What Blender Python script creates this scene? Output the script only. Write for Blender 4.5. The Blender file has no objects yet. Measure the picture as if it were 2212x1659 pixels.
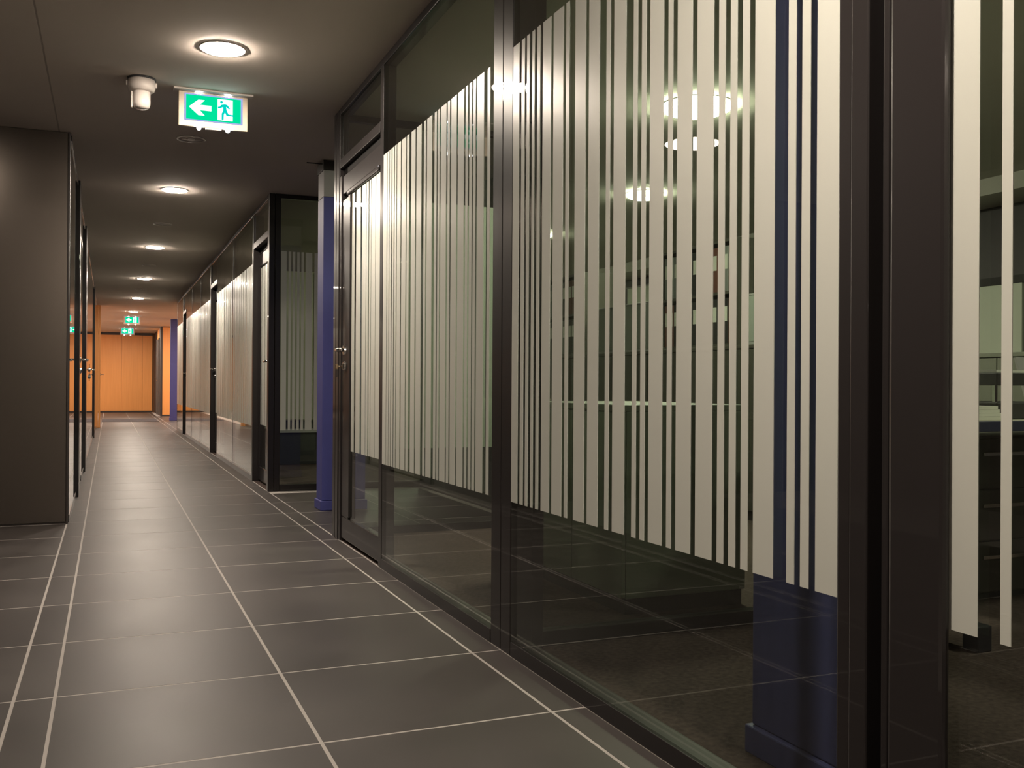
import bpy, bmesh, math, random
from mathutils import Matrix, Vector
random.seed(7)
SC = bpy.context.scene
C = SC.collection

# ------------------------------------------------------------------ camera
CAM_H = 0.8474
F_PX = 2100.73
def make_camera(yaw, pitch, roll):
    cy, sy, cp, sp = math.cos(yaw), math.sin(yaw), math.cos(pitch), math.sin(pitch)
    fwd = Vector((sy * cp, cy * cp, sp)); right = Vector((cy, -sy, 0)); up = right.cross(fwd)
    r = math.cos(roll) * right + math.sin(roll) * up
    u = -math.sin(roll) * right + math.cos(roll) * up
    cam = bpy.data.cameras.new('camera'); o = bpy.data.objects.new('camera', cam); C.objects.link(o)
    m = Matrix((( r.x, u.x, -fwd.x, 0), (r.y, u.y, -fwd.y, 0), (r.z, u.z, -fwd.z, CAM_H), (0, 0, 0, 1)))
    o.matrix_world = m
    cam.sensor_width = 36.0; cam.sensor_fit = 'HORIZONTAL'; cam.lens = 36.0 * F_PX / 2212.0
    cam.clip_start = 0.02; cam.clip_end = 200
    return o
SC.camera = make_camera(0.3930, 0.0021, 0.0056)

# ------------------------------------------------------------------ world / exposure
w = bpy.data.worlds.new('night'); SC.world = w; w.use_nodes = True
w.node_tree.nodes['Background'].inputs[0].default_value = (0.01, 0.012, 0.02, 1)
w.node_tree.nodes['Background'].inputs[1].default_value = 0.3
SC.view_settings.view_transform = 'Standard'
SC.view_settings.look = 'None'
SC.view_settings.exposure = 0.0
SC.view_settings.gamma = 1.0
SC.view_settings.use_curve_mapping = False
SC.cycles.max_bounces = 10
SC.cycles.diffuse_bounces = 5
SC.cycles.glossy_bounces = 5
SC.cycles.transparent_max_bounces = 48
SC.cycles.sample_clamp_indirect = 6.0
SC.cycles.caustics_reflective = False
SC.cycles.caustics_refractive = False

LAMP_POWER = 570.0        # corridor downlight diffuser
LAMP_COL = (1.0, 0.86, 0.71)
OFFICE_POWER = 150.0
OFFICE_COL = (1.0, 0.975, 0.72)

# ------------------------------------------------------------------ materials
MATS = {}
def newmat(name):
    m = bpy.data.materials.new(name); m.use_nodes = True
    MATS[name] = m
    return m, m.node_tree, m.node_tree.nodes['Principled BSDF']
def pbr(name, col, rough=0.5, metal=0.0, spec=0.5, noise=None, coat=0.0, bump=None, rough_var=0.0):
    m, t, b = newmat(name)
    b.inputs['Base Color'].default_value = (*col, 1)
    b.inputs['Roughness'].default_value = rough
    b.inputs['Metallic'].default_value = metal
    b.inputs['Specular IOR Level'].default_value = spec
    b.inputs['Coat Weight'].default_value = coat
    b.inputs['Coat Roughness'].default_value = 0.03
    if noise or bump or rough_var:
        tc = t.nodes.new('ShaderNodeTexCoord')
        geo = t.nodes.new('ShaderNodeNewGeometry')
        n = t.nodes.new('ShaderNodeTexNoise'); t.links.new(geo.outputs['Position'], n.inputs['Vector'])
        n.inputs['Scale'].default_value = noise[0] if noise else (bump[0] if bump else 3.0)
        n.inputs['Detail'].default_value = 5
        if noise:
            r = t.nodes.new('ShaderNodeValToRGB')
            r.color_ramp.elements[0].position = 0.3; r.color_ramp.elements[1].position = 0.72
            a = noise[1]
            r.color_ramp.elements[0].color = (*[c * (1 - a) for c in col], 1)
            r.color_ramp.elements[1].color = (*[min(1, c * (1 + a)) for c in col], 1)
            t.links.new(n.outputs['Fac'], r.inputs['Fac']); t.links.new(r.outputs['Color'], b.inputs['Base Color'])
        if rough_var:
            mr = t.nodes.new('ShaderNodeMapRange'); t.links.new(n.outputs['Fac'], mr.inputs['Value'])
            mr.inputs['To Min'].default_value = rough - rough_var; mr.inputs['To Max'].default_value = rough + rough_var
            t.links.new(mr.outputs['Result'], b.inputs['Roughness'])
        if bump:
            n2 = t.nodes.new('ShaderNodeTexNoise'); t.links.new(geo.outputs['Position'], n2.inputs['Vector'])
            n2.inputs['Scale'].default_value = bump[0]; n2.inputs['Detail'].default_value = 3
            bp = t.nodes.new('ShaderNodeBump'); bp.inputs['Strength'].default_value = bump[1]; bp.inputs['Distance'].default_value = 0.01
            t.links.new(n2.outputs['Fac'], bp.inputs['Height']); t.links.new(bp.outputs['Normal'], b.inputs['Normal'])
    return m
def emit(name, col, strength):
    m = bpy.data.materials.new(name); m.use_nodes = True; t = m.node_tree
    t.nodes.clear(); e = t.nodes.new('ShaderNodeEmission'); o = t.nodes.new('ShaderNodeOutputMaterial')
    e.inputs[0].default_value = (*col, 1); e.inputs[1].default_value = strength
    t.links.new(e.outputs[0], o.inputs[0]); MATS[name] = m
    return m
def glass_mat(name, tint, gain=1.0):
    m = bpy.data.materials.new(name); m.use_nodes = True; t = m.node_tree; t.nodes.clear()
    out = t.nodes.new('ShaderNodeOutputMaterial'); mix = t.nodes.new('ShaderNodeMixShader')
    tr = t.nodes.new('ShaderNodeBsdfTransparent'); gl = t.nodes.new('ShaderNodeBsdfGlossy')
    tr.inputs[0].default_value = (*tint, 1); gl.inputs['Color'].default_value = (1, 1, 1, 1); gl.inputs['Roughness'].default_value = 0.0
    lw = t.nodes.new('ShaderNodeLayerWeight'); lw.inputs['Blend'].default_value = 0.5
    pw = t.nodes.new('ShaderNodeMath'); pw.operation = 'POWER'; pw.inputs[1].default_value = 5.0
    ma = t.nodes.new('ShaderNodeMath'); ma.operation = 'MULTIPLY_ADD'; ma.inputs[1].default_value = 0.955 * gain; ma.inputs[2].default_value = 0.045 * gain
    ma.use_clamp = True
    t.links.new(lw.outputs['Facing'], pw.inputs[0]); t.links.new(pw.outputs[0], ma.inputs[0]); t.links.new(ma.outputs[0], mix.inputs[0])
    t.links.new(tr.outputs[0], mix.inputs[1]); t.links.new(gl.outputs[0], mix.inputs[2]); t.links.new(mix.outputs[0], out.inputs[0])
    MATS[name] = m
    return m
def film_mat(name, col):
    m = bpy.data.materials.new(name); m.use_nodes = True; t = m.node_tree; t.nodes.clear()
    out = t.nodes.new('ShaderNodeOutputMaterial')
    df = t.nodes.new('ShaderNodeBsdfDiffuse'); tl = t.nodes.new('ShaderNodeBsdfTranslucent'); gl = t.nodes.new('ShaderNodeBsdfGlossy')
    for n in (df, tl): n.inputs['Color'].default_value = (*col, 1)
    gl.inputs['Color'].default_value = (1, 1, 1, 1); gl.inputs['Roughness'].default_value = 0.30
    m1 = t.nodes.new('ShaderNodeMixShader'); m1.inputs[0].default_value = 0.14
    t.links.new(df.outputs[0], m1.inputs[1]); t.links.new(tl.outputs[0], m1.inputs[2])
    lw = t.nodes.new('ShaderNodeLayerWeight'); lw.inputs['Blend'].default_value = 0.5
    pw = t.nodes.new('ShaderNodeMath'); pw.operation = 'POWER'; pw.inputs[1].default_value = 5.0
    ma = t.nodes.new('ShaderNodeMath'); ma.operation = 'MULTIPLY_ADD'; ma.inputs[1].default_value = 0.65; ma.inputs[2].default_value = 0.04
    t.links.new(lw.outputs['Facing'], pw.inputs[0]); t.links.new(pw.outputs[0], ma.inputs[0])
    m2 = t.nodes.new('ShaderNodeMixShader'); t.links.new(ma.outputs[0], m2.inputs[0])
    t.links.new(m1.outputs[0], m2.inputs[1]); t.links.new(gl.outputs[0], m2.inputs[2]); t.links.new(m2.outputs[0], out.inputs[0])
    MATS[name] = m
    return m
def wood_mat(name, c1, c2):
    m, t, b = newmat(name)
    geo = t.nodes.new('ShaderNodeNewGeometry'); mp = t.nodes.new('ShaderNodeMapping')
    mp.inputs['Scale'].default_value = (30, 30, 1.2)
    n = t.nodes.new('ShaderNodeTexNoise'); n.inputs['Scale'].default_value = 1.0; n.inputs['Detail'].default_value = 6
    r = t.nodes.new('ShaderNodeValToRGB'); r.color_ramp.elements[0].position = 0.3; r.color_ramp.elements[1].position = 0.7
    r.color_ramp.elements[0].color = (*c1, 1); r.color_ramp.elements[1].color = (*c2, 1)
    t.links.new(geo.outputs['Position'], mp.inputs['Vector']); t.links.new(mp.outputs['Vector'], n.inputs['Vector'])
    t.links.new(n.outputs['Fac'], r.inputs['Fac']); t.links.new(r.outputs['Color'], b.inputs['Base Color'])
    b.inputs['Roughness'].default_value = 0.5
    return m
pbr('tile', (0.054, 0.047, 0.045), 0.42, noise=(2.2, 0.2), rough_var=0.06, spec=0.17)
pbr('grout', (0.36, 0.33, 0.31), 0.8)
pbr('carpet', (0.068, 0.049, 0.043), 0.95, noise=(60, 0.35), bump=(400, 0.4), spec=0.1)
pbr('ceiling_paint', (0.66, 0.59, 0.53), 0.9, noise=(1.0, 0.03), spec=0.2)
pbr('ceiling_joint', (0.42, 0.37, 0.33), 0.9)
pbr('office_ceiling', (0.62, 0.60, 0.54), 0.9, spec=0.2)
pbr('frame', (0.022, 0.019, 0.019), 0.35, spec=0.15, coat=0.4)
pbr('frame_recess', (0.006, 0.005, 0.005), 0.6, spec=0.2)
pbr('satin_panel', (0.18, 0.157, 0.138), 0.27, metal=0.9, noise=(0.9, 0.04))
pbr('panel_trim', (0.03, 0.022, 0.02), 0.5)
pbr('blue_paint', (0.062, 0.066, 0.26), 0.55, noise=(8, 0.05))
pbr('blue_office', (0.070, 0.076, 0.21), 0.55, noise=(8, 0.05))
pbr('grey_paint', (0.32, 0.31, 0.31), 0.6)
pbr('chrome', (0.85, 0.83, 0.80), 0.12, metal=1.0)
pbr('brass_key', (0.60, 0.45, 0.30), 0.25, metal=1.0)
pbr('white_plastic', (0.62, 0.56, 0.52), 0.45)
pbr('clear_plastic', (0.75, 0.68, 0.64), 0.25)
pbr('dark_plastic', (0.03, 0.03, 0.032), 0.5)
pbr('cream_plate', (0.72, 0.60, 0.46), 0.5)
pbr('mat_dark', (0.035, 0.032, 0.04), 0.9, bump=(200, 0.5))
wood_mat('orange_wood', (0.74, 0.325, 0.090), (0.80, 0.36, 0.105))
pbr('wood_joint', (0.12, 0.05, 0.015), 0.7)
pbr('dark_wall', (0.055, 0.048, 0.048), 0.7)
pbr('lobby_wall', (0.16, 0.145, 0.13), 0.8)
pbr('office_wall', (0.36, 0.37, 0.30), 0.8)
pbr('office_dark', (0.06, 0.05, 0.055), 0.6)
pbr('night_glass', (0.012, 0.012, 0.018), 0.06)
pbr('cabinet_dark', (0.075, 0.070, 0.058), 0.45)
pbr('cabinet_pale', (0.17, 0.175, 0.14), 0.5)
pbr('cabinet_tall', (0.36, 0.36, 0.25), 0.5)
pbr('plinth', (0.015, 0.015, 0.016), 0.6)
pbr('desk_top', (0.62, 0.60, 0.50), 0.4)
pbr('desk_edge', (0.04, 0.045, 0.09), 0.4)
pbr('paper', (0.78, 0.78, 0.70), 0.7)
pbr('screen_fabric', (0.30, 0.32, 0.29), 0.9)
pbr('binder_black', (0.03, 0.028, 0.028), 0.5)
pbr('binder_red', (0.15, 0.055, 0.04), 0.5)
pbr('binder_grey', (0.22, 0.23, 0.22), 0.5)
pbr('white_board', (0.60, 0.63, 0.52), 0.5)
pbr('black_metal', (0.012, 0.013, 0.017), 0.45)
glass_mat('glass', (0.90, 0.93, 0.90), 1.0)
glass_mat('glass_left', (0.62, 0.62, 0.58), 1.6)
film_mat('film', (0.625, 0.635, 0.578))
emit('lamp_glow', LAMP_COL, LAMP_POWER)
emit('lobby_glow', LAMP_COL, 35.0)
emit('office_glow', OFFICE_COL, OFFICE_POWER)
emit('led_glow', (0.80, 0.85, 1.0), 40.0)
emit('sign_green', (0.0, 0.62, 0.27), 1.25)
emit('sign_white', (0.80, 1.0, 0.95), 1.6)
emit('sign_man', (0.0, 0.62, 0.52), 1.1)
emit('sign_edge', (0.42, 0.50, 0.95), 0.9)

# ------------------------------------------------------------------ helpers
ORG = {}
def tag(o, label, cat, group=None, kind=None):
    o['label'] = label; o['category'] = cat
    if group: o['group'] = group
    if kind: o['kind'] = kind
    return o
def thing(name, loc, label, cat, group=None, kind=None):
    o = bpy.data.objects.new(name, None); C.objects.link(o)
    o.location = loc; o.empty_display_size = 0.1
    ORG[o.name] = Vector(loc)
    return tag(o, label, cat, group, kind)
def link(name, me, mat, parent, origin=(0, 0, 0)):
    """mesh whose vertices are in world coordinates minus origin"""
    o = bpy.data.objects.new(name, me); C.objects.link(o)
    if mat is not None and not me.materials: me.materials.append(MATS[mat])
    og = Vector(origin)
    ORG[o.name] = og
    if parent is not None:
        o.parent = parent; o.location = og - ORG[parent.name]
    else:
        o.location = og
    return o
def bm_box(bm, a, b):
    g = bmesh.ops.create_cube(bm, size=1.0)
    c = [(a[i] + b[i]) / 2 for i in range(3)]; s = [abs(b[i] - a[i]) for i in range(3)]
    for v in g['verts']:
        v.co = Vector((c[0] + v.co.x * s[0], c[1] + v.co.y * s[1], c[2] + v.co.z * s[2]))
    return g['verts']
def finish(bm, name, mat, parent, origin=None, smooth=False):
    if origin is None: origin = ORG[parent.name] if parent is not None else (0, 0, 0)
    bmesh.ops.translate(bm, verts=bm.verts, vec=-Vector(origin))
    bmesh.ops.recalc_face_normals(bm, faces=bm.faces)
    me = bpy.data.meshes.new(name); bm.to_mesh(me); bm.free()
    if smooth:
        for p in me.polygons: p.use_smooth = True
    return link(name, me, mat, parent, origin)
def box(name, a, b, mat, parent=None, bevel=0.0, seg=2, origin=None):
    bm = bmesh.new(); bm_box(bm, a, b)
    if bevel > 0: bmesh.ops.bevel(bm, geom=bm.edges[:], offset=bevel, segments=seg, affect='EDGES', profile=0.5)
    if origin is None and parent is None:
        origin = ((a[0] + b[0]) / 2, (a[1] + b[1]) / 2, min(a[2], b[2]))
    return finish(bm, name, mat, parent, origin)
UNIT = {}
def unit_box(name, a, b, mat, parent):
    """cheap box sharing one cube mesh per material"""
    if mat not in UNIT:
        bm = bmesh.new(); bmesh.ops.create_cube(bm, size=1.0); me = bpy.data.meshes.new('unit_' + mat); bm.to_mesh(me); bm.free()
        me.materials.append(MATS[mat]); UNIT[mat] = me
    o = bpy.data.objects.new(name, UNIT[mat]); C.objects.link(o)
    c = Vector([(a[i] + b[i]) / 2 for i in range(3)])
    o.scale = [abs(b[i] - a[i]) for i in range(3)]
    o.parent = parent; o.location = c - ORG[parent.name]; ORG[o.name] = c
    return o
def lathe(name, prof, center, mat, parent, seg=32, smooth=True, origin=None):
    """prof: list of (r, z) world z; closed on axis where r == 0"""
    bm = bmesh.new(); rings = []
    for r, z in prof:
        if r < 1e-6: rings.append([bm.verts.new((center[0], center[1], z))])
        else: rings.append([bm.verts.new((center[0] + r * math.cos(2 * math.pi * k / seg), center[1] + r * math.sin(2 * math.pi * k / seg), z)) for k in range(seg)])
    for A, B in zip(rings, rings[1:]):
        for k in range(seg):
            k2 = (k + 1) % seg
            if len(A) == 1 and len(B) == 1: continue
            if len(A) == 1: bm.faces.new((A[0], B[k], B[k2]))
            elif len(B) == 1: bm.faces.new((A[k], A[k2], B[0]))
            else: bm.faces.new((A[k], A[k2], B[k2], B[k]))
    return finish(bm, name, mat, parent, origin, smooth)
def tube(name, pts, r, mat, parent, seg=10):
    bm = bmesh.new(); rings = []
    P = [Vector(p) for p in pts]
    for i, p in enumerate(P):
        d = (P[min(i + 1, len(P) - 1)] - P[max(i - 1, 0)]).normalized()
        u = d.cross(Vector((0, 0, 1)))
        if u.length < 1e-3: u = d.cross(Vector((1, 0, 0)))
        u.normalize(); v = d.cross(u)
        rings.append([bm.verts.new(p + r * (math.cos(2 * math.pi * k / seg) * u + math.sin(2 * math.pi * k / seg) * v)) for k in range(seg)])
    for A, B in zip(rings, rings[1:]):
        for k in range(seg): bm.faces.new((A[k], A[(k + 1) % seg], B[(k + 1) % seg], B[k]))
    bm.faces.new(rings[0]); bm.faces.new(rings[-1])
    return finish(bm, name, mat, parent, None, True)
def poly_xz(name, pts, y0, y1, mat, parent):
    """outline in the X-Z plane, extruded from y0 to y1"""
    bm = bmesh.new()
    f = bm.faces.new([bm.verts.new((x, y0, z)) for x, z in pts])
    ex = bmesh.ops.extrude_face_region(bm, geom=[f])
    for v in [g for g in ex['geom'] if isinstance(g, bmesh.types.BMVert)]: v.co.y = y1
    return finish(bm, name, mat, parent)

# ------------------------------------------------------------------ dimensions
H = 2.367                 # ceiling
XR = 1.17                 # right glass plane
XL = -0.222               # left glass plane
YE = 31.0                 # end wall
YA0, YA1 = 5.44, 7.85     # alcove
FILM0, FILM1 = 0.484, 1.912
Y0 = 2.2994               # first tile joint

# ------------------------------------------------------------------ floor
floor = box('floor', (-3.3, -2.6, -0.10), (3.3, YE + 0.3, -0.0004), 'grout', None, origin=(0, 0, -0.1))
tag(floor, 'dark grey tiled corridor floor with pale joints', 'floor', kind='structure')
TILE_MESH = {}
JW = 0.0045
def tile(x0, x1, y0, y1):
    key = (round(x1 - x0, 3), round(y1 - y0, 3))
    if key not in TILE_MESH:
        bm = bmesh.new(); sx, sy = key[0] / 2 - JW, key[1] / 2 - JW
        bm_box(bm, (-sx, -sy, -0.0004), (sx, sy, 0.0))
        top = [e for e in bm.edges if all(v.co.z > -1e-6 for v in e.verts)]
        bmesh.ops.bevel(bm, geom=top, offset=0.0002, segments=1, affect='EDGES')
        me = bpy.data.meshes.new('tile'); bm.to_mesh(me); bm.free(); me.materials.append(MATS['tile']); TILE_MESH[key] = me
    o = bpy.data.objects.new('tile', TILE_MESH[key]); C.objects.link(o); o.parent = floor
    o.location = Vector(((x0 + x1) / 2, (y0 + y1) / 2, 0)) - ORG[floor.name]
xl = [-0.2302, -0.1294, 0.4706, 1.0706, 1.1706]
NT = 0
def row(k): return Y0 + 0.6 * k, Y0 + 0.6 * (k + 1)
for k in range(-5, 48):
    a, b = row(k)
    cols = list(zip(xl, xl[1:]))
    for x0, x1 in cols: tile(x0, x1, a, b); NT += 1
for k in range(-2, 7):
    a, b = row(k); b = min(b, 6.455)
    for x1 in (-0.2302, -0.8302, -1.4302): tile(x1 - 0.6, x1, a, b); NT += 1
for k in range(5, 9):
    a, b = row(k); a = max(a, YA0 + 0.003); b = min(b, YA1 - 0.003)
    for x0 in (1.1706, 1.7706): tile(x0, x0 + 0.6, a, b); NT += 1
for k in range(28, 42):
    a, b = row(k)
    for x0 in (1.1706,): tile(x0, x0 + 0.6, max(a, 19.06), min(b, 27.15)); NT += 1

carpet = box('floor_office', (1.176, -2.3, -0.055), (6.6, YA0 - 0.01, 0.001), 'carpet', None)
tag(carpet, 'dark brown office carpet behind the near striped glass', 'carpet', kind='structure')
# carpet around the alcove and in the far office
cb = box('floor_office', (2.45, YA0 - 0.01, -0.055), (6.6, 19.0, 0.001), 'carpet', None)
tag(cb, 'dark brown carpet running deep into the open-plan office', 'carpet', kind='structure')
cf = box('floor_office', (1.176, YA1 + 0.002, -0.055), (2.45, 19.0, 0.001), 'carpet', None)
tag(cf, 'dark brown carpet behind the far glass wall past the blue column', 'carpet', kind='structure')
cl_ = box('floor_office', (-3.3, 6.47, -0.055), (-0.236, 20.3, 0.001), 'carpet', None)
tag(cl_, 'dark carpet in the unlit rooms behind the left glass wall', 'carpet', kind='structure')

# ------------------------------------------------------------------ ceiling
ceil = thing('ceiling', (0, 0, H), 'plain grey-beige corridor ceiling with recessed round lamps', 'ceiling', kind='structure')
def ceiling_part(name, a, b, m='ceiling_paint'): return box(name, a, b, m, ceil)
XJ = -0.285               # joint between ceiling fields
ceiling_part('ceiling_panel', (-3.3, -2.6, H), (XJ - 0.004, YE + 0.3, H + 0.05))
ceiling_part('ceiling_panel', (XJ + 0.004, -2.6, H), (1.176, YE + 0.3, H + 0.05))
ceiling_part('ceiling_panel', (1.176, YA0, H), (2.45, YA1, H + 0.05))
ceiling_part('ceiling_panel', (1.176, 19.0, H), (3.3, YE + 0.3, H + 0.05))
ceiling_part('joint_strip', (XJ - 0.004, -2.6, H + 0.001), (XJ + 0.004, YE + 0.3, H + 0.05), 'ceiling_joint')
oc = thing('ceiling', (3.6, 3, H), 'grey-green office ceiling behind the striped glass', 'ceiling', kind='structure')
box('ceiling_panel', (1.18, -2.3, H), (6.6, YA0, H + 0.05), 'office_ceiling', oc)
box('ceiling_panel', (2.45, YA0, H), (6.6, 19.0, H + 0.05), 'office_ceiling', oc)
box('ceiling_panel', (1.18, YA1, H), (2.45, 19.0, H + 0.05), 'office_ceiling', oc)
box('soffit', (5.85, -2.3, H - 0.12), (6.3, 19.0, H), 'office_ceiling', oc)

# ------------------------------------------------------------------ closing walls of the place
def wall(name, a, b, m, label, bevel=0.0):
    o = box(name, a, b, m, None, bevel); return tag(o, label, 'wall', kind='structure')
wall('wall_back', (-3.3, -2.7, 0), (6.6, -2.6, H), 'lobby_wall', 'plain wall behind the viewer closing the lobby')
wall('wall_lobby', (-3.4, -2.6, 0), (-3.3, 31.3, H), 'lobby_wall', 'plain wall closing the lobby on the far left')
wall('wall_office_back', (6.3, -2.3, 0), (6.45, 19.0, H), 'office_dark', 'dark rear wall of the open-plan office')
wall('wall_office_near', (1.30, -2.42, 0), (6.6, -2.32, H), 'office_wall', 'office side wall beside the viewer')
wall('wall_alcove', (2.42, YA0, 0), (2.50, YA1, H), 'dark_wall', 'dark wall at the back of the recess with the blue column')
wall('wall_office_end', (1.30, 19.0, 0), (6.6, 19.1, H), 'office_wall', 'end wall of the far office beside the open crossing')

# ------------------------------------------------------------------ film stripes
PAT = [.060, .018, .021, .018, .020, .019, .020, .020, .020, .019, .057, .018, .065, .018, .020, .038, .063, .018, .060, .038, .021, .020,
       .061, .037, .020, .020, .021, .018, .060, .020, .020, .019, .060, .019, .062, .019, .023, .018, .023, .018, .023, .018, .062, .040, .022, .017, .023, .018, .058]
P2S = [(4.322, 4.384), (4.284, 4.314), (4.245, 4.275), (4.204, 4.232), (4.164, 4.191), (4.095, 4.152), (4.015, 4.08), (3.968, 4.001), (3.877, 3.936), (3.792, 3.861), (3.734, 3.76), (3.652, 3.718), (3.594, 3.621), (3.557, 3.579), (3.478, 3.543), (3.437, 3.462), (3.36, 3.421), (3.28, 3.345), (3.24, 3.263), (3.198, 3.223), (3.16, 3.184), (3.08, 3.144), (3.022, 3.046)]
P3S = [(2.773, 2.822), (2.731, 2.755), (2.694, 2.714), (2.656, 2.674), (2.616, 2.636), (2.539, 2.596), (2.457, 2.522), (2.419, 2.439), (2.318, 2.381), (2.239, 2.299), (2.18, 2.201), (2.099, 2.16), (2.042, 2.062), (2.001, 2.022), (1.923, 1.983), (1.883, 1.903), (1.804, 1.864), (1.723, 1.785), (1.681, 1.704), (1.64, 1.663), (1.599, 1.622), (1.519, 1.581), (1.457, 1.479), (1.417, 1.44), (1.342, 1.399)]
DRS = [(4.979, 5.038), (4.851, 4.94), (4.737, 4.813), (4.687, 4.727), (4.637, 4.669), (4.55, 4.628), (4.455, 4.543)]
P4S = [(1.052, 1.125), (0.995, 1.013), (0.897, 0.957), (0.857, 0.877), (0.78, 0.84), (0.74, 0.76), (0.66, 0.72), (0.60, 0.62), (0.52, 0.58), (0.45, 0.51), (0.40, 0.42), (0.30, 0.36), (0.2, 0.26), (0.1, 0.16), (0.0, 0.06)]
def pattern(a, b, rev=False):
    out = []; x = a
    for i, wd in enumerate(PAT * 4):
        if i % 2 == 0 and x < b - 0.01: out.append((x, min(x + wd, b)))
        x += wd
    if rev: out = [(a + b - q, a + b - p) for p, q in out]
    return out
def pane_y(parent, y0, y1, z0, z1, stripes, f0=FILM0, f1=FILM1, x=XR, side=-1, gm='glass'):
    """glass in the plane X = x; film on the side given by side"""
    g = box('glass_pane', (x, y0, z0), (x + 0.010 * (-side), y1, z1), gm, parent)
    xs = (x + side * 0.0016, x + side * 0.0004)
    for a, b in stripes: unit_box('film_stripe', (xs[0], a, f0), (xs[1], b, f1), 'film', g)
    return g
def pane_x(parent, x0, x1, z0, z1, stripes, y, f0=FILM0, f1=FILM1, side=-1):
    g = box('glass_pane', (x0, y, z0), (x1, y - side * 0.010, z1), 'glass', parent)
    ys = (y + side * 0.0016, y + side * 0.0004)
    for a, b in stripes: unit_box('film_stripe', (a, ys[0], f0), (b, ys[1], f1), 'film', g)
    return g
def post(parent, x0, x1, y0, y1, z0=0.0, z1=H - 0.001, m='frame', bevel=0.003, name='post'):
    return box(name, (x0, y0, z0), (x1, y1, z1), m, parent, bevel)

# ------------------------------------------------------------------ near glass wall
wr = thing('wall_right', (XR, 3.2, 0), 'near dark-framed glass wall with frosted vertical stripes on the right', 'glass wall', kind='structure')
RB, RT = 0.045, H - 0.035
box('bottom_rail', (XR - 0.003, 2.994, 0.0), (XR + 0.06, 4.386, RB), 'frame', wr, 0.002)
box('bottom_rail', (XR - 0.003, 1.345, 0.0), (XR + 0.06, 2.820, RB), 'frame', wr, 0.002)
box('bottom_rail', (XR + 0.0035, -1.2, 0.0), (XR + 0.04, 1.15, RB), 'frame', wr, 0.002)
box('top_rail', (XR - 0.004, 1.345, RT), (XR + 0.06, 5.30, H - 0.001), 'frame', wr, 0.002)
box('top_rail', (XR + 0.0035, -1.2, RT), (XR + 0.04, 1.15, H - 0.001), 'frame', wr, 0.002)
pane_y(wr, 2.992, 4.387, RB, RT, P2S)
pane_y(wr, 1.343, 2.822, RB, RT, P3S)
pane_y(wr, -1.2, 1.150, RB, RT, P4S, x=XR + 0.006)
post(wr, XR - 0.002, XR + 0.075, 2.823, 2.9035)
post(wr, XR - 0.002, XR + 0.075, 2.9065, 2.991)
post(wr, XR - 0.002, XR + 0.06, 4.388, 4.444)
post(wr, XR - 0.003, XR + 0.08, 1.3095, 1.341)
post(wr, XR - 0.006, XR + 0.08, 1.268, 1.3085)
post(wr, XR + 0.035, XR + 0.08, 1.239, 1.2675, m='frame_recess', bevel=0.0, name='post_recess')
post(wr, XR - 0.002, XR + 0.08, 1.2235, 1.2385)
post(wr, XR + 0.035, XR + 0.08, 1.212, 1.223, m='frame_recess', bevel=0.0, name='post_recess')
post(wr, XR - 0.014, XR + 0.003, 1.0995, 1.2115, bevel=0.007)
post(wr, XR + 0.0035, XR + 0.085, 1.194, 1.2115)
post(wr, XR - 0.003, XR + 0.085, -1.29, -1.2)
# corner posts at the alcove end
post(wr, XR - 0.006, XR + 0.05, 5.305, 5.372, bevel=0.006)
post(wr, XR - 0.006, XR + 0.05, 5.374, YA0, bevel=0.006)
# return wall of the near office towards the alcove
wa = thing('wall_alcove', (1.8, YA0, 0), 'glass return wall closing the near office towards the recess', 'glass wall', kind='structure')
box('bottom_rail', (XR + 0.06, YA0 - 0.05, 0), (2.42, YA0 - 0.005, RB), 'frame', wa, 0.002)
box('top_rail', (XR + 0.06, YA0 - 0.05, RT), (2.42, YA0 - 0.005, H - 0.001), 'frame', wa, 0.002)
pane_x(wa, XR + 0.055, 2.42, RB, RT, pattern(XR + 0.07, 2.40), YA0 - 0.03, side=1)
# glass cross partition inside the near offices
wp = thing('wall_partition', (1.8, 2.90, 0), 'glass cross partition standing between two offices behind the stripes', 'glass wall', kind='structure')
post(wp, XR + 0.080, XR + 0.130, 2.86, 2.95)
box('bottom_rail', (XR + 0.13, 2.88, 0), (2.30, 2.93, 0.05), 'frame', wp, 0.002)
box('top_rail', (XR + 0.13, 2.88, RT), (2.30, 2.93, H - 0.001), 'frame', wp, 0.002)
box('glass_pane', (XR + 0.13, 2.90, 0.05), (2.30, 2.91, RT), 'glass', wp)
post(wp, 2.30, 2.36, 2.87, 2.94)

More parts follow.
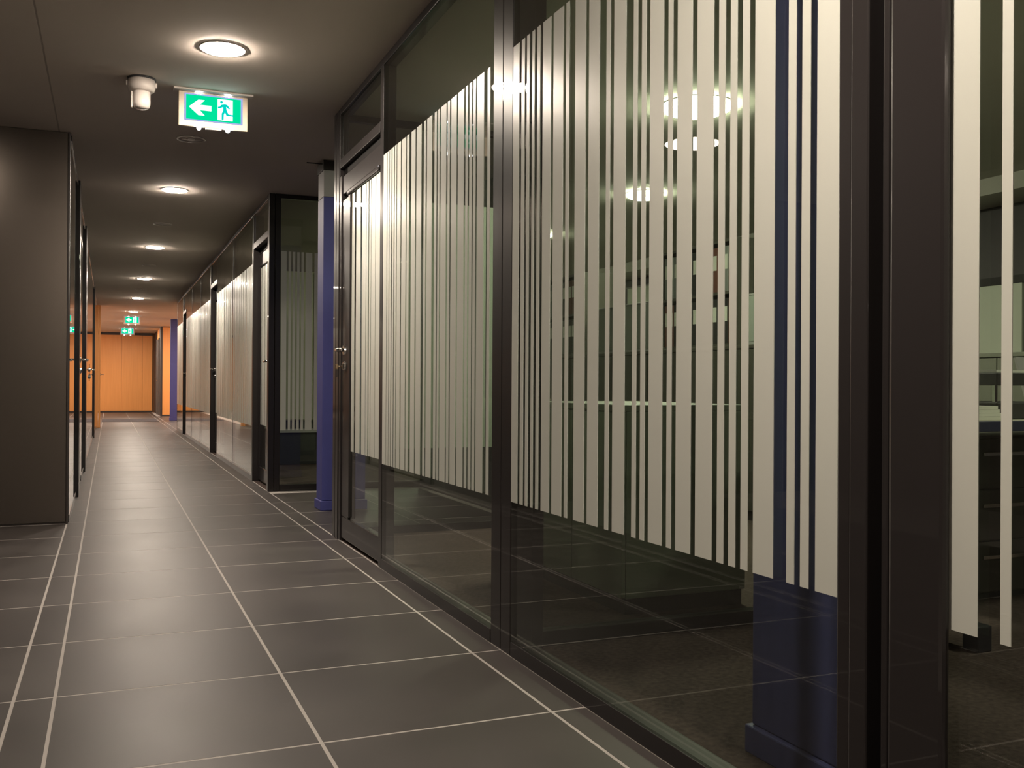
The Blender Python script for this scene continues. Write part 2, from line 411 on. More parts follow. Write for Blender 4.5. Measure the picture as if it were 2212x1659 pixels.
# ------------------------------------------------------------------ door handles
def lever(parent, x, y, z, out=-1, diry=-1, mat='chrome', key=True):
    """lever handle on a plane X = x, sticking out towards out, lever running towards diry"""
    bm = bmesh.new()
    g = bmesh.ops.create_cone(bm, cap_ends=True, segments=24, radius1=0.026, radius2=0.024, depth=0.009)
    bmesh.ops.rotate(bm, verts=bm.verts, matrix=Matrix.Rotation(math.pi / 2 * out, 3, 'Y'))
    bmesh.ops.translate(bm, verts=bm.verts, vec=(x + out * 0.0046, y, z))
    rose = finish(bm, 'rosette', mat, parent)
    n = [(x + out * 0.008, y, z), (x + out * 0.035, y, z), (x + out * 0.046, y + diry * 0.004, z), (x + out * 0.052, y + diry * 0.016, z),
         (x + out * 0.053, y + diry * 0.06, z), (x + out * 0.053, y + diry * 0.115, z - 0.001), (x + out * 0.044, y + diry * 0.130, z - 0.002)]
    tube('lever_handle', n, 0.0095, mat, parent, 12)
    if key:
        bm = bmesh.new()
        bmesh.ops.create_cone(bm, cap_ends=True, segments=24, radius1=0.025, radius2=0.022, depth=0.010)
        bmesh.ops.rotate(bm, verts=bm.verts, matrix=Matrix.Rotation(math.pi / 2 * out, 3, 'Y'))
        bmesh.ops.translate(bm, verts=bm.verts, vec=(x + out * 0.0051, y, z - 0.085))
        finish(bm, 'lock_rosette', mat, parent)
        box('lock_cylinder', (x + out * 0.010, y - 0.0085, z - 0.103), (x + out * 0.016, y + 0.0085, z - 0.07), mat, parent, 0.003)

# ------------------------------------------------------------------ near door
d1 = thing('door_1', (XR, 4.85, 0), 'near dark-framed striped glass door with chrome lever beside the corner post', 'door', kind='structure')
box('transom_rail', (XR - 0.003, 4.446, 2.035), (XR + 0.06, 5.303, 2.085), 'frame', d1, 0.003)
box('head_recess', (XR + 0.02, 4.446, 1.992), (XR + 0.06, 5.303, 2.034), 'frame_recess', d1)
box('glass_pane', (XR + 0.006, 4.446, 2.086), (XR + 0.016, 5.303, RT), 'glass', d1)
box('jamb', (XR - 0.002, 5.262, 0.0), (XR + 0.06, 5.303, 1.991), 'frame', d1, 0.003)
leaf = box('door_leaf_rail', (XR + 0.004, 4.452, 1.885), (XR + 0.044, 5.256, 1.985), 'frame', d1, 0.004)
box('glazing_bead', (XR - 0.008, 4.455, 1.855), (XR + 0.012, 5.12, 1.884), 'frame', d1, 0.009, 3)
box('door_leaf_rail', (XR + 0.004, 4.452, 0.018), (XR + 0.044, 5.256, 0.135), 'frame', d1, 0.004)
box('door_leaf_stile', (XR + 0.004, 5.095, 0.136), (XR + 0.044, 5.256, 1.854), 'frame', d1, 0.004)
box('glazing_bead', (XR - 0.004, 5.045, 0.15), (XR + 0.03, 5.094, 1.854), 'frame', d1, 0.005)
pane_y(d1, 4.450, 5.046, 0.136, 1.884, [(a, min(b, 5.036)) for a, b in DRS], 0.500, 1.852, x=XR + 0.006)
lever(d1, XR + 0.004, 5.185, 1.035)
tube('key', [(XR - 0.012, 5.185, 0.948), (XR - 0.034, 5.185, 0.948)], 0.004, 'brass_key', d1, 8)
box('key_bow', (XR - 0.048, 5.181, 0.932), (XR - 0.030, 5.189, 0.960), 'brass_key', d1, 0.003)
box('key_tag', (XR - 0.045, 5.183, 0.890), (XR - 0.035, 5.187, 0.931), 'panel_trim', d1, 0.001)

# ------------------------------------------------------------------ far glass wall
wf = thing('wall_right_far', (XR, 13, 0), 'far run of striped glass wall beyond the blue column', 'glass wall', kind='structure')
post(wf, XR - 0.004, XR + 0.042, YA1 - 0.004, YA1 + 0.075, bevel=0.005)
post(wf, XR + 0.044, XR + 0.088, YA1 - 0.004, YA1 + 0.075, bevel=0.005)
def far_door(n, y0, y1, label, near_handle=False):
    d = thing('door_%d' % n, (XR, (y0 + y1) / 2, 0), label, 'door', kind='structure')
    xo = XR + 0.045                                   # the leaf sits back in its frame
    box('jamb', (XR - 0.006, y1 - 0.06, 0), (XR + 0.085, y1, H - 0.04), 'frame', d, 0.003)
    box('transom_rail', (XR - 0.004, y0, 2.03), (XR + 0.085, y1 - 0.061, 2.085), 'frame', d, 0.003)
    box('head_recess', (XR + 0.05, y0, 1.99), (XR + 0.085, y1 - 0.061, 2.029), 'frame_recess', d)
    box('glass_pane', (XR + 0.004, y0, 2.086), (XR + 0.014, y1 - 0.061, RT), 'glass', d)
    box('door_leaf_rail', (xo, y0 + 0.004, 1.875), (xo + 0.04, y1 - 0.066, 1.985), 'frame', d, 0.004)
    box('door_leaf_rail', (xo, y0 + 0.004, 0.018), (xo + 0.04, y1 - 0.066, 0.135), 'frame', d, 0.004)
    box('door_leaf_stile', (xo, y1 - 0.13, 0.136), (xo + 0.04, y1 - 0.066, 1.874), 'frame', d, 0.004)
    box('door_leaf_stile', (xo, y0 + 0.004, 0.136), (xo + 0.04, y0 + 0.064, 1.874), 'frame', d, 0.004)
    pane_y(d, y0 + 0.065, y1 - 0.131, 0.136, 1.874, pattern(y0 + 0.07, y1 - 0.135), 0.50, 1.86, x=xo + 0.006)
    if near_handle: lever(d, xo, y0 + 0.034, 1.035, diry=1)
    else: lever(d, xo, y1 - 0.098, 1.035, diry=-1)
far_door(2, 7.93, 8.80, 'striped glass door next to the black corner post behind the blue column', True)
far_door(3, 11.85, 12.65, 'striped glass door in the middle of the far glass wall')
far_door(4, 16.80, 17.50, 'striped glass door farthest down the right glass wall')
for a, b, rev in ((8.803, 10.27, False), (10.285, 11.846, True), (12.653, 14.085, False), (14.10, 15.60, True), (15.613, 16.796, False), (17.503, 19.0, True)):
    pane_y(wf, a, b, RB, RT, pattern(a + 0.005, b - 0.005, rev))
    box('bottom_rail', (XR - 0.003, a, 0), (XR + 0.06, b, RB), 'frame', wf, 0.002)
    box('top_rail', (XR - 0.004, a, RT), (XR + 0.06, b, H - 0.001), 'frame', wf, 0.002)
for y in (10.2775, 14.0925, 15.6065): post(wf, XR - 0.002, XR + 0.03, y - 0.0055, y + 0.0055, bevel=0.001)
for a, b in ((7.93, 8.80), (11.85, 12.65), (16.80, 17.50)): box('top_rail', (XR - 0.004, a, RT), (XR + 0.06, b, H - 0.001), 'frame', wf, 0.002)
post(wf, XR - 0.002, XR + 0.06, 19.002, 19.03)
# return face that looks back down the corridor
wq = thing('wall_alcove_far', (1.8, YA1, 0), 'striped glass return wall seen behind the blue column', 'glass wall', kind='structure')
box('bottom_rail', (XR + 0.09, YA1, 0), (2.42, YA1 + 0.05, 0.05), 'frame', wq, 0.002)
box('top_rail', (XR + 0.09, YA1, RT), (2.42, YA1 + 0.05, H - 0.001), 'frame', wq, 0.002)
QS = [(1.263, 1.306), (1.322, 1.341), (1.355, 1.374), (1.389, 1.409), (1.423, 1.443), (1.457, 1.510), (1.528, 1.588)] + pattern(1.606, 2.40)[1:]
pane_x(wq, XR + 0.089, 2.42, 0.05, RT, QS, YA1 + 0.012)

# ------------------------------------------------------------------ left side
wl0 = thing('wall_left', (-1.75, 6.46, 0), 'tall satin brown-grey metal clad wall end on the left', 'wall', kind='structure')
box('panel', (-1.55, 6.46, 0.012), (-0.236, 6.52, H - 0.002), 'satin_panel', wl0, 0.002)
box('panel', (-3.3, 6.46, 0.012), (-1.556, 6.52, H - 0.002), 'satin_panel', wl0, 0.002)
box('edge_trim', (-0.235, 6.455, 0.0), (-0.224, 6.53, H - 0.001), 'panel_trim', wl0, 0.001)
box('plinth', (-3.3, 6.468, 0.0), (-0.236, 6.52, 0.011), 'panel_trim', wl0)
wl = thing('wall_left_glass', (XL, 13, 0), 'glossy dark glass wall receding along the left of the corridor', 'glass wall', kind='structure')
for a, b in ((6.535, 7.95), (9.30, 10.20), (10.65, 12.4), (12.41, 14.2), (14.21, 16.55), (16.60, 20.3)):
    box('glass_pane', (XL - 0.010, a, RB), (XL, b, RT), 'glass_left', wl)
    box('bottom_rail', (XL - 0.05, a, 0), (XL + 0.003, b, RB), 'frame', wl, 0.002)
    box('top_rail', (XL - 0.05, a, RT), (XL + 0.004, b, H - 0.001), 'frame', wl, 0.002)
for a, b in ((7.952, 8.20), (10.202, 10.648), (16.553, 16.598)): post(wl, XL - 0.06, XL + 0.018, a, b, bevel=0.004)
dl = thing('door_5', (XL, 8.7, 0), 'dark glossy glass door with chrome lever in the left glass wall', 'door', kind='structure')
box('door_leaf_stile', (XL - 0.04, 8.205, 0.02), (XL + 0.012, 8.46, 2.03), 'frame', dl, 0.004)
box('glass_pane', (XL - 0.010, 8.461, 0.02), (XL, 9.297, 2.03), 'glass_left', dl)
box('glass_pane', (XL - 0.010, 8.205, 2.08), (XL, 9.297, RT), 'glass_left', dl)
box('transom_rail', (XL - 0.05, 8.205, 2.032), (XL + 0.004, 9.297, 2.078), 'frame', dl, 0.002)
box('top_rail', (XL - 0.05, 8.205, RT), (XL + 0.004, 9.297, H - 0.001), 'frame', dl, 0.002)
lever(dl, XL + 0.012, 8.33, 1.035, out=1, diry=1)
dl2 = thing('door_6', (XL, 13.2, 0), 'second lever-handled door far along the left glass wall', 'door', kind='structure')
box('lock_plate', (XL + 0.0005, 12.93, 0.88), (XL + 0.004, 13.03, 1.09), 'frame', dl2, 0.001)
lever(dl2, XL + 0.004, 12.98, 1.02, out=1, diry=1)
wall('wall_left_inner', (-2.4, 6.6, 0), (-2.3, 20.3, H), 'dark_wall', 'dark inner wall of the unlit left rooms')

# orange wood door end on the left
ow = thing('door_7', (-0.20, 20.6, 0), 'narrow orange wood door frame at the end of the left glass wall', 'door', kind='structure')
box('wood_panel', (-0.252, 20.40, 0.0), (-0.190, 20.46, H - 0.001), 'orange_wood', ow, 0.002)
box('wood_panel', (-0.186, 20.43, 0.0), (-0.152, 20.49, H - 0.001), 'orange_wood', ow, 0.002)
lever(ow, -0.152, 20.46, 1.03, out=1, diry=-1, key=False)

# ------------------------------------------------------------------ crossing and end wall
we = thing('wall_end', (0.5, YE, 0), 'orange wood panelled wall closing the far end of the corridor', 'wall', kind='structure')
xs = [-1.40, -0.81, -0.235, 0.34, 0.92, 1.20]
for a, b in zip(xs, xs[1:]): box('wood_panel', (a + 0.003, YE, 0.05), (b - 0.003, YE + 0.04, H - 0.075), 'orange_wood', we, 0.001)
box('backing', (-3.3, YE + 0.03, 0), (3.3, YE + 0.1, H - 0.001), 'wood_joint', we)
box('plinth', (-1.40, YE + 0.005, 0.0), (1.20, YE + 0.03, 0.048), 'panel_trim', we)
box('head_trim', (-1.40, YE - 0.005, H - 0.073), (1.20, YE + 0.03, H - 0.001), 'panel_trim', we)
wo = thing('wall_right_end', (1.9, 27.2, 0), 'bright orange wood wall facing down the corridor beside the far blue column', 'wall', kind='structure')
box('wood_panel', (1.305, 27.2, 0.04), (1.90, 27.24, H - 0.02), 'orange_wood', wo, 0.001)
box('wood_panel', (1.906, 27.2, 0.04), (2.50, 27.24, H - 0.02), 'orange_wood', wo, 0.001)
box('wood_panel', (2.506, 27.2, 0.04), (3.30, 27.24, H - 0.02), 'orange_wood', wo, 0.001)
box('corner_trim', (1.255, 27.19, 0.0), (1.303, 27.25, H - 0.001), 'panel_trim', wo, 0.002)
box('plinth', (1.303, 27.205, 0.0), (3.30, 27.235, 0.038), 'panel_trim', wo)
box('head_trim', (1.303, 27.205, H - 0.018), (3.30, 27.235, H - 0.001), 'panel_trim', wo)
ws = thing('wall_side_end', (1.27, 29, 0), 'dark brown side wall running to the end wall', 'wall', kind='structure')
box('wood_panel', (1.265, 27.26, 0.0), (1.30, 28.0, H - 0.001), 'dark_wall', ws)
box('wood_panel', (1.265, 29.2, 0.0), (1.30, YE - 0.001, H - 0.001), 'dark_wall', ws)
box('wood_panel', (1.265, 28.0, 2.10), (1.30, 29.2, H - 0.001), 'orange_wood', ws)
de = thing('door_8', (1.25, 28.6, 0), 'dark brown door with lever handle near the far right corner', 'door', kind='structure')
box('door_leaf', (1.255, 28.06, 0.01), (1.295, 29.14, 2.07), 'dark_wall', de, 0.003)
box('door_frame', (1.235, 28.0, 0), (1.295, 28.055, 2.10), 'lobby_wall', de, 0.002)
box('door_frame', (1.235, 29.145, 0), (1.295, 29.2, 2.10), 'lobby_wall', de, 0.002)
lever(de, 1.255, 29.05, 1.03)
wall('wall_crossing', (3.2, 19.1, 0), (3.3, 27.2, H), 'orange_wood', 'orange wood side wall of the open crossing')
wall('wall_crossing_left', (-2.4, 20.31, 0), (-2.3, 31.0, H), 'orange_wood', 'orange wood wall on the left of the crossing')
wall('wall_left_end', (-2.3, 20.31, 0), (-0.26, 20.39, H), 'orange_wood', 'orange wood return behind the left glass wall')
mat = box('floor_mat', (-0.14, 23.4, 0.0), (1.06, 25.1, 0.006), 'mat_dark', None, 0.002)
tag(mat, 'dark doormat lying across the floor before the end wall', 'mat')

# ------------------------------------------------------------------ columns
def column(x0, x1, y0, y1, m, label, cap=True, ztop=H - 0.002):
    c = thing('column', ((x0 + x1) / 2, (y0 + y1) / 2, 0), label, 'column', 'square blue columns')
    box('shaft', (x0, y0, 0.066), (x1, y1, 2.12 if cap else ztop), m, c, 0.004)
    box('plinth', (x0 - 0.012, y0 - 0.012, 0.0), (x1 + 0.012, y1 + 0.012, 0.065), m, c, 0.004)
    if cap:
        box('upper_shaft', (x0 + 0.001, y0 + 0.001, 2.121), (x1 - 0.001, y1 - 0.001, 2.30), 'grey_paint', c, 0.003)  # grey colour imitates a reflection on the top of the blue shaft
        box('capital', (x0 - 0.004, y0 - 0.01, 2.301), (x1 + 0.01, y1 + 0.01, H - 0.002), 'frame', c, 0.003)
        tube('bracket_rod', [(x0 - 0.004, y0 + 0.03, 2.345), (x0 - 0.11, y0 + 0.03, 2.345)], 0.004, 'frame', c, 8)
    return c
column(1.332, 1.63, 6.55, 6.74, 'blue_paint', 'blue square column standing in the recess behind the near corner post')
column(1.385, 1.56, 1.55, 1.874, 'blue_office', 'blue column right behind the nearest striped glass pane', cap=False)
column(1.325, 1.475, 24.0, 24.2, 'blue_paint', 'dark blue column far down the corridor beside the orange wall', cap=False)

# ------------------------------------------------------------------ corridor lamps
def ceiling_light(x, y, r, mat, label, group, z=H, dep=0.013):
    t = thing('ceiling_light', (x, y, z), label, 'ceiling light', group)
    lathe('trim_ring', [(r, z - 0.0005), (r + 0.012, z - 0.0005), (r + 0.010, z - 0.004), (r + 0.001, z - 0.005), (r, z - 0.0005)], (x, y), 'white_plastic', t, 40)
    lathe('diffuser', [(0, z - dep), (r * 0.5, z - dep * 0.97), (r * 0.8, z - dep * 0.84), (r * 0.94, z - dep * 0.62), (r - 0.001, z - dep * 0.35), (r - 0.001, z - 0.002), (0, z - 0.002)], (x, y), mat, t, 40)
    return t
XLAMP, YLAMP, DLAMP = 0.467, 4.567, 3.472
LN = {0: 'nearest glowing round ceiling lamp above the exit sign', 1: 'second glowing round ceiling lamp down the corridor', 2: 'third glowing round ceiling lamp down the corridor',
      3: 'fourth glowing round ceiling lamp down the corridor', 4: 'fifth glowing round ceiling lamp down the corridor', 5: 'farthest visible round ceiling lamp just above the far exit signs',
      -1: 'round ceiling lamp over the viewer outside the picture', -2: 'round ceiling lamp behind the viewer', 6: 'round ceiling lamp hidden behind the far exit sign', 7: 'round ceiling lamp before the orange end wall'}
for k in range(-2, 8):
    ceiling_light(XLAMP, YLAMP + DLAMP * k, 0.093, 'lamp_glow', LN[k], 'round corridor downlights')
ceiling_light(2.2, 22.2, 0.093, 'lamp_glow', 'round ceiling lamp in the crossing right of the far blue column', 'round corridor downlights')
ceiling_light(2.0, 25.6, 0.093, 'lamp_glow', 'round ceiling lamp lighting the orange wall behind the far blue column', 'round corridor downlights')
ceiling_light(-1.3, 24.0, 0.093, 'lamp_glow', 'round ceiling lamp in the crossing on the left', 'round corridor downlights')

ceiling_light(-1.2, 28.3, 0.093, 'lamp_glow', 'unseen round lamp added on the left to brighten the orange end wall', 'round corridor downlights')  # added out of sight to raise the light on the end wall
ceiling_light(-1.01, 5.17, 0.17, 'lobby_glow', 'wide round ceiling lamp over the lobby, mirrored in the near striped pane', 'round corridor downlights')

# round flush speakers
SN = ['flush round ceiling speaker behind the near exit sign', 'flush round ceiling speaker between the second and third lamps', 'flush round ceiling speaker between the third and fourth lamps', 'flush round ceiling speaker between the fourth and fifth lamps']
for k in range(4):
    x, y, r = 0.462, 6.32 + 3.47 * k, 0.088
    t = thing('ceiling_speaker', (x, y, H), SN[k], 'speaker', 'flush ceiling speakers')
    lathe('rim', [(r - 0.012, H - 0.0005), (r, H - 0.0005), (r - 0.002, H - 0.006), (r - 0.010, H - 0.007), (r - 0.012, H - 0.0005)], (x, y), 'white_plastic', t, 36)
    lathe('grille', [(0, H - 0.003), (r - 0.013, H - 0.003), (r - 0.013, H - 0.0005), (0, H - 0.0005)], (x, y), 'ceiling_paint', t, 36)
    lathe('cone_cap', [(0, H - 0.008), (0.02, H - 0.006), (0.028, H - 0.0035), (0, H - 0.0035)], (x, y), 'white_plastic', t, 24)

# alarm beacon
ab = thing('alarm_beacon', (0.142, 5.18, H), 'small white cylindrical alarm beacon on the ceiling left of the exit sign', 'alarm')
lathe('gasket', [(0, H - 0.0005), (0.068, H - 0.0005), (0.068, H - 0.008), (0, H - 0.008)], (0.142, 5.18), 'dark_plastic', ab, 36)
lathe('base', [(0, H - 0.009), (0.064, H - 0.009), (0.065, H - 0.045), (0.060, H - 0.060), (0.050, H - 0.066), (0, H - 0.066)], (0.142, 5.18), 'white_plastic', ab, 36)
lathe('lens', [(0, H - 0.067), (0.042, H - 0.067), (0.042, H - 0.125), (0.037, H - 0.142), (0.026, H - 0.150), (0, H - 0.152)], (0.142, 5.18), 'clear_plastic', ab, 36)
for s in (-1, 1): box('side_lug', (0.142 + s * 0.066 - 0.007, 5.168, H - 0.042), (0.142 + s * 0.066 + 0.007, 5.192, H - 0.016), 'white_plastic', ab, 0.004)
box('lens_clip', (0.142 - 0.050, 5.165, H - 0.150), (0.142 - 0.042, 5.195, H - 0.068), 'white_plastic', ab, 0.003)

# ------------------------------------------------------------------ exit signs
def exit_sign(cx, y, label, sc=1.0):
    t = thing('exit_sign', (cx, y, H), label, 'exit sign', 'green exit signs')
    W, Z1, Z0 = 0.172 * sc, H - 0.012, H - 0.19 * sc
    box('mounting_plate', (cx - 0.198 * sc, y - 0.03, H - 0.011), (cx + 0.198 * sc, y + 0.03, H - 0.0005), 'white_plastic', t, 0.003)
    box('back_plate', (cx - W, y, Z0), (cx + W, y + 0.014, Z1), 'cream_plate', t, 0.003)
    gx0, gx1, gz0, gz1 = cx - 0.136 * sc, cx + 0.136 * sc, Z0 + 0.036 * sc, Z0 + 0.160 * sc
    box('edge_frame', (gx0 - 0.008 * sc, y - 0.005, gz0 - 0.005 * sc), (gx1 + 0.010 * sc, y - 0.0005, gz1 + 0.008 * sc), 'sign_edge', t, 0.001)
    box('green_panel', (gx0, y - 0.009, gz0), (gx1, y - 0.0052, gz1), 'sign_green', t)
    gw, gh = gx1 - gx0, gz1 - gz0
    P = lambda L: [(gx0 + u * gw, gz0 + v * gh) for u, v in L]
    poly_xz('arrow_symbol', P([(0.05, 0.50), (0.22, 0.82), (0.335, 0.82), (0.245, 0.61), (0.455, 0.61), (0.455, 0.39), (0.245, 0.39), (0.335, 0.18), (0.22, 0.18)]), y - 0.0112, y - 0.0092, 'sign_white', t)
    poly_xz('door_symbol', P([(0.57, 0.06), (0.57, 0.94), (0.85, 0.94), (0.85, 0.06)]), y - 0.0112, y - 0.0092, 'sign_white', t)
    man = poly_xz('running_figure_symbol', P([(0.630, 0.700), (0.700, 0.740), (0.745, 0.725), (0.800, 0.575), (0.775, 0.550), (0.725, 0.640), (0.735, 0.500), (0.770, 0.330), (0.860, 0.320), (0.865, 0.265),
                             (0.735, 0.265), (0.705, 0.400), (0.685, 0.300), (0.680, 0.090), (0.645, 0.090), (0.645, 0.330), (0.672, 0.480), (0.670, 0.620), (0.620, 0.560), (0.575, 0.560), (0.575, 0.610), (0.610, 0.620)]), y - 0.0135, y - 0.0114, 'sign_man', t)
    bm = bmesh.new()
    bmesh.ops.create_circle(bm, cap_ends=True, segments=16, radius=0.055 * gh)
    bmesh.ops.rotate(bm, verts=bm.verts, matrix=Matrix.Rotation(math.pi / 2, 3, 'X'))
    bmesh.ops.translate(bm, verts=bm.verts, vec=(gx0 + 0.64 * gw, y - 0.0135, gz0 + 0.815 * gh))
    ex = bmesh.ops.extrude_face_region(bm, geom=bm.faces[:])
    bmesh.ops.translate(bm, verts=[g for g in ex['geom'] if isinstance(g, bmesh.types.BMVert)], vec=(0, 0.002, 0))
    finish(bm, 'head_symbol', 'sign_man', t)
    for dx in (-0.072 * sc, 0.072 * sc):
        lathe('led_lamp', [(0, Z0 - 0.016), (0.007, Z0 - 0.014), (0.011, Z0 - 0.008), (0.011, Z0 - 0.0005), (0, Z0 - 0.0005)], (cx + dx, y + 0.004), 'led_glow', t, 16)
        box('led_strip', (cx + dx - 0.010, y - 0.010, gz1 + 0.0085 * sc), (cx + dx + 0.010, y - 0.001, gz1 + 0.014 * sc), 'led_glow', t, 0.002)
    box('latch_bar', (cx - 0.04 * sc, y - 0.004, Z0 - 0.010), (cx + 0.04 * sc, y + 0.010, Z0 - 0.0005), 'clear_plastic', t, 0.003)
    return t
exit_sign(0.494, 5.26, 'near green exit sign with white left arrow and running figure under the ceiling')
exit_sign(0.470, 23.3, 'upper of the two small far green exit signs below the last lamp', 1.0)
exit_sign(0.455, 28.2, 'lower of the two small far green exit signs before the end wall', 1.05)

# ------------------------------------------------------------------ office interior
for i, (x, y, r, lab) in enumerate(((2.92, 4.46, 0.185, 'large round office lamp seen between stripes in the near pane, brightest of them'),
                    (3.88, 6.66, 0.14, 'smaller round office lamp deeper in behind the near pane'), (3.96, 8.9, 0.14, 'distant round office lamp behind the stripes beside the centre post'),
                    (4.0, 1.2, 0.14, 'unseen round lamp added over the white desk to brighten the near office'), (3.9, 12.0, 0.14, 'round office lamp in the far office'), (3.9, 15.5, 0.14, 'last round office lamp in the far office'))):  # the lamp over the desk is an unseen addition that brightens the near office
    ceiling_light(x, y, r, 'office_glow', lab, 'round office lamps', dep=0.045)

def cabinet(x0, x1, y0, y1, z, m, label, group=None, doors=2, face='x'):
    t = thing('cabinet', ((x0 + x1) / 2, (y0 + y1) / 2, 0.001), label, 'cabinet', group)
    box('plinth', (x0 + 0.02, y0 + 0.01, 0.0015), (x1 - 0.01, y1 - 0.01, 0.06), 'plinth', t)
    box('body', (x0 + 0.02, y0, 0.061), (x1, y1, z - 0.026), m, t, 0.002)
    box('top', (x0, y0 - 0.002, z - 0.025), (x1 + 0.002, y1 + 0.002, z), m, t, 0.003)
    for k in range(doors):
        a = y0 + (y1 - y0) * k / doors + 0.003; b = y0 + (y1 - y0) * (k + 1) / doors - 0.003
        d = box('cabinet_door', (x0 + 0.002, a, 0.065), (x0 + 0.0195, b, z - 0.03), m, t, 0.002)
        hy = b - 0.05 if k % 2 == 0 else a + 0.04
        box('handle', (x0 - 0.014, hy, z * 0.55), (x0 + 0.0015, hy + 0.012, z * 0.55 + 0.12), 'chrome', d, 0.003)
    return t
cabinet(1.75, 2.30, 3.16, 4.00, 0.78, 'cabinet_pale', 'pale low cabinet just behind the glass cross partition', doors=2)
tc = thing('cabinet', (2.0, 10.65, 0.001), 'tall olive cabinet on a black base in the far office behind the return wall', 'cabinet')
box('base', (1.62, 10.42, 0.0015), (2.40, 10.88, 0.47), 'plinth', tc, 0.003)
box('body', (1.62, 10.40, 0.471), (2.40, 10.90, 2.05), 'cabinet_tall', tc, 0.003)
for k in range(2):
    d = box('cabinet_door', (1.625 + 0.388 * k, 10.380, 0.48), (2.007 + 0.388 * k, 10.399, 2.04), 'cabinet_tall', tc, 0.003)
    box('handle', (1.975 + 0.05 * k, 10.364, 1.10), (1.987 + 0.05 * k, 10.3795, 1.24), 'chrome', d, 0.002)
box('base_rail', (1.63, 10.400, 0.34), (2.39, 10.4195, 0.38), 'grey_paint', tc, 0.002)
CN = ['dark low cabinet nearest the viewer in the office row', 'dark low cabinet second in the office row', 'dark low cabinet third in the office row', 'dark low cabinet fourth in the office row', 'dark low cabinet last in the office row']
ys = [4.2, 5.3, 6.4, 7.5, 8.6, 9.7]
for i in range(5): cabinet(3.75, 4.20, ys[i], ys[i + 1] - 0.01, 1.12, 'cabinet_dark', CN[i], 'low office cabinets in a row')
# open shelves with binders on the cabinets
def shelf_unit(x0, x1, y0, y1, z0, z1, label):
    t = thing('shelf_unit', ((x0 + x1) / 2, (y0 + y1) / 2, z0), label, 'shelf', 'open shelves on the cabinets')
    for y in (y0, y1 - 0.02): box('side_panel', (x0, y, z0), (x1, y + 0.02, z1), 'cabinet_dark', t)
    for z in (z0, (z0 + z1) / 2 - 0.01, z1 - 0.02): box('shelf', (x0, y0 + 0.0205, z), (x1, y1 - 0.0205, z + 0.02), 'cabinet_dark', t)
    box('back_panel', (x1 - 0.012, y0 + 0.0205, z0 + 0.021), (x1 - 0.001, y1 - 0.0205, (z0 + z1) / 2 - 0.011), 'cabinet_dark', t)
    box('back_panel', (x1 - 0.012, y0 + 0.0205, (z0 + z1) / 2 + 0.011), (x1 - 0.001, y1 - 0.0205, z1 - 0.021), 'cabinet_dark', t)
BK = {'binder_black': 'black', 'binder_red': 'dark red', 'binder_grey': 'grey'}
def binder(x, y, z, m, where):
    t = thing('binder', (x + 0.13, y + 0.03, z), BK[m] + ' office binder ' + where, 'binder', 'binders on the open shelves')
    box('cover', (x, y, z + 0.0005), (x + 0.26, y + 0.058, z + 0.305), m, t, 0.003)
    box('spine_label', (x - 0.0012, y + 0.010, z + 0.15), (x - 0.0002, y + 0.048, z + 0.25), 'paper', t)
for (y0, y1, lab) in ((5.35, 6.35, 'open binder shelf on the second dark cabinet'), (7.55, 8.55, 'open binder shelf on the fourth dark cabinet')):
    shelf_unit(3.80, 4.15, y0, y1, 1.121, 1.84, lab)
    for z in (1.1415, 1.4915):
        y = y0 + 0.04
        while y < y1 - 0.1:
            if random.random() < 0.86: binder(3.82, y, z, random.choice(['binder_black', 'binder_red', 'binder_grey', 'binder_black']), ('on the lower' if z < 1.3 else 'on the upper') + ' tier of the shelf on the ' + ('second' if y0 < 6 else 'fourth') + ' dark cabinet')
            y += 0.062
# grey desk screens
def desk_screen(x, y0, y1, z0, z1, label):
    t = thing('desk_screen', (x, (y0 + y1) / 2, z0), label, 'screen', 'fabric desk screens')
    box('fabric', (x, y0 + 0.015, z0 + 0.02), (x + 0.03, y1 - 0.015, z1 - 0.012), 'screen_fabric', t, 0.004)
    box('frame', (x - 0.002, y0, z0), (x + 0.032, y1, z0 + 0.019), 'grey_paint', t, 0.002)
    for y in (y0, y1 - 0.014): box('frame', (x - 0.002, y, z0 + 0.0195), (x + 0.032, y + 0.014, z1), 'grey_paint', t, 0.002)
    box('frame', (x - 0.002, y0 + 0.0145, z1 - 0.0115), (x + 0.032, y1 - 0.0145, z1), 'grey_paint', t, 0.002)
desk_screen(3.80, 4.25, 5.25, 1.121, 1.45, 'grey fabric screen on the nearest dark cabinet')
desk_screen(3.80, 6.45, 7.45, 1.121, 1.50, 'grey fabric screen on the third dark cabinet')
# glazed, striped rear wall of the office
rb = thing('wall_office_glazing', (6.28, 8, 0), 'striped glazing along the dark rear wall of the office', 'glazing', kind='structure')
y = 3.0
n = 0
while y < 18.5:
    box('white_panel', (6.270, y, 0.62), (6.292, y + 0.20, 1.64), 'white_board', rb)
    y += 0.20
    box('white_panel', (6.270, y + 0.03, 0.62), (6.292, y + 0.11, 1.64), 'white_board', rb); y += 0.14
    box('white_panel', (6.270, y, 0.62), (6.292, y + 0.62, 1.64), 'white_board', rb)
    y += 0.66; n += 1
box('top_rail', (6.262, 3.0, 1.641), (6.298, 18.6, 1.70), 'frame', rb)
# light boards above the cabinets, deep in the office
for i, (yy, lab) in enumerate(((7.4, 'white wall board hanging deep in the office behind the near pane'), (10.3, 'white wall board hanging deeper in the office behind the centre post'))):
    t = thing('wall_board', (6.25, yy, 1.3), lab, 'board', 'white wall boards')
    box('board', (6.245, yy - 0.85, 1.72), (6.26, yy + 0.85, 2.12), 'white_board', t, 0.002)
    for z in (1.70, 2.121): box('frame', (6.240, yy - 0.87, z), (6.261, yy + 0.87, z + 0.018), 'grey_paint', t)

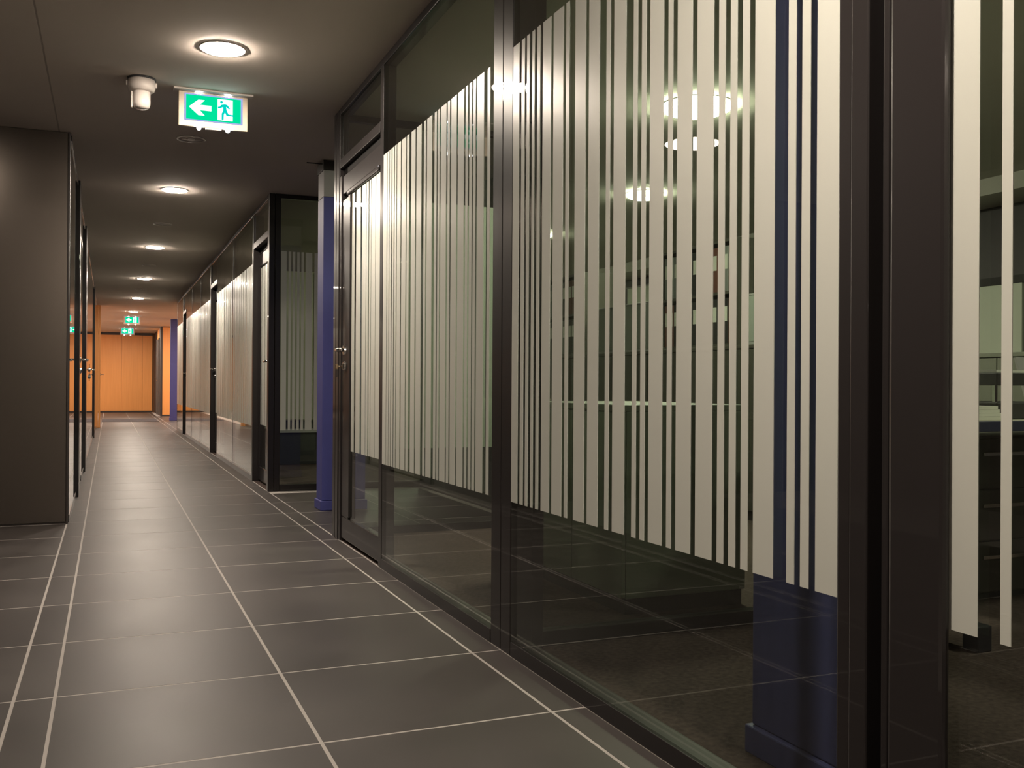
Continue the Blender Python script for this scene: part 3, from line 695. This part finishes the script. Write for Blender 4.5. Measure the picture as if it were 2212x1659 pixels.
# desk seen past the rightmost post
dk = thing('desk', (3.3, 2.72, 0), 'white office desk with dark blue edge seen past the black post', 'desk')
box('table_top', (2.48, 2.36, 0.712), (4.2, 3.10, 0.74), 'desk_top', dk, 0.002)
box('edge_band', (2.478, 2.346, 0.706), (4.202, 2.3595, 0.7405), 'desk_edge', dk, 0.002)
for x in (2.60, 4.05):
    box('foot', (x - 0.025, 2.34, 0.055), (x + 0.025, 3.02, 0.082), 'black_metal', dk, 0.003)
    box('foot_pad', (x - 0.032, 2.30, 0.0015), (x + 0.032, 2.36, 0.085), 'black_metal', dk, 0.004)
    box('foot_pad', (x - 0.032, 3.0, 0.0015), (x + 0.032, 3.06, 0.085), 'black_metal', dk, 0.004)
    box('leg', (x - 0.025, 2.66, 0.079), (x + 0.025, 2.76, 0.711), 'black_metal', dk, 0.003)
pd = thing('pedestal', (3.45, 2.95, 0), 'dark drawer pedestal standing under the office desk', 'cabinet')
box('body', (3.00, 2.87, 0.03), (3.75, 3.10, 0.66), 'cabinet_dark', pd, 0.003)
box('plinth', (3.01, 2.89, 0.0015), (3.74, 3.09, 0.029), 'plinth', pd)
for k in range(3):
    d = box('drawer', (3.01, 2.850, 0.04 + 0.205 * k), (3.74, 2.869, 0.238 + 0.205 * k), 'cabinet_dark', pd, 0.002)
    box('handle', (3.20, 2.835, 0.17 + 0.205 * k), (3.55, 2.8495, 0.185 + 0.205 * k), 'chrome', d, 0.002)
# things on the desk
st = thing('paper_stack', (2.75, 2.55, 0.74), 'loose stack of white paper on the office desk', 'paper')
for k in range(4): box('sheet_bundle', (2.62 + 0.006 * k, 2.44 + 0.004 * k, 0.7405 + 0.012 * k), (2.84 - 0.004 * k, 2.73, 0.752 + 0.012 * k), 'paper', st)
bx = thing('file_box', (3.10, 2.62, 0.74), 'black letter tray with pale top on the office desk', 'tray')
box('tray', (2.88, 2.50, 0.741), (3.22, 2.76, 0.80), 'binder_black', bx, 0.004)
box('tray', (2.89, 2.51, 0.86), (3.21, 2.75, 0.905), 'binder_black', bx, 0.004)
for x in (2.892, 3.196):
    for yy in (2.52, 2.73): box('support', (x, yy, 0.8005), (x + 0.012, yy + 0.012, 0.8595), 'chrome', bx)
box('paper_sheet', (2.91, 2.53, 0.9055), (3.19, 2.73, 0.915), 'paper', bx)
lp = thing('laptop', (3.55, 2.7, 0.74), 'open grey laptop on the office desk', 'laptop')
box('keyboard_base', (3.38, 2.55, 0.7405), (3.72, 2.78, 0.758), 'grey_paint', lp, 0.003)
bm = bmesh.new(); vs = bm_box(bm, (3.38, 2.78, 0.759), (3.72, 2.79, 0.985))
bmesh.ops.rotate(bm, verts=bm.verts, cent=(3.5, 2.785, 0.759), matrix=Matrix.Rotation(-0.3, 3, 'X'))
finish(bm, 'display_lid', 'grey_paint', lp)
cab2 = cabinet(4.6, 5.05, 3.4, 4.6, 1.05, 'cabinet_pale', 'pale cabinet behind the white office desk', doors=2)
print('tiles', NT, 'objects', len(bpy.data.objects))
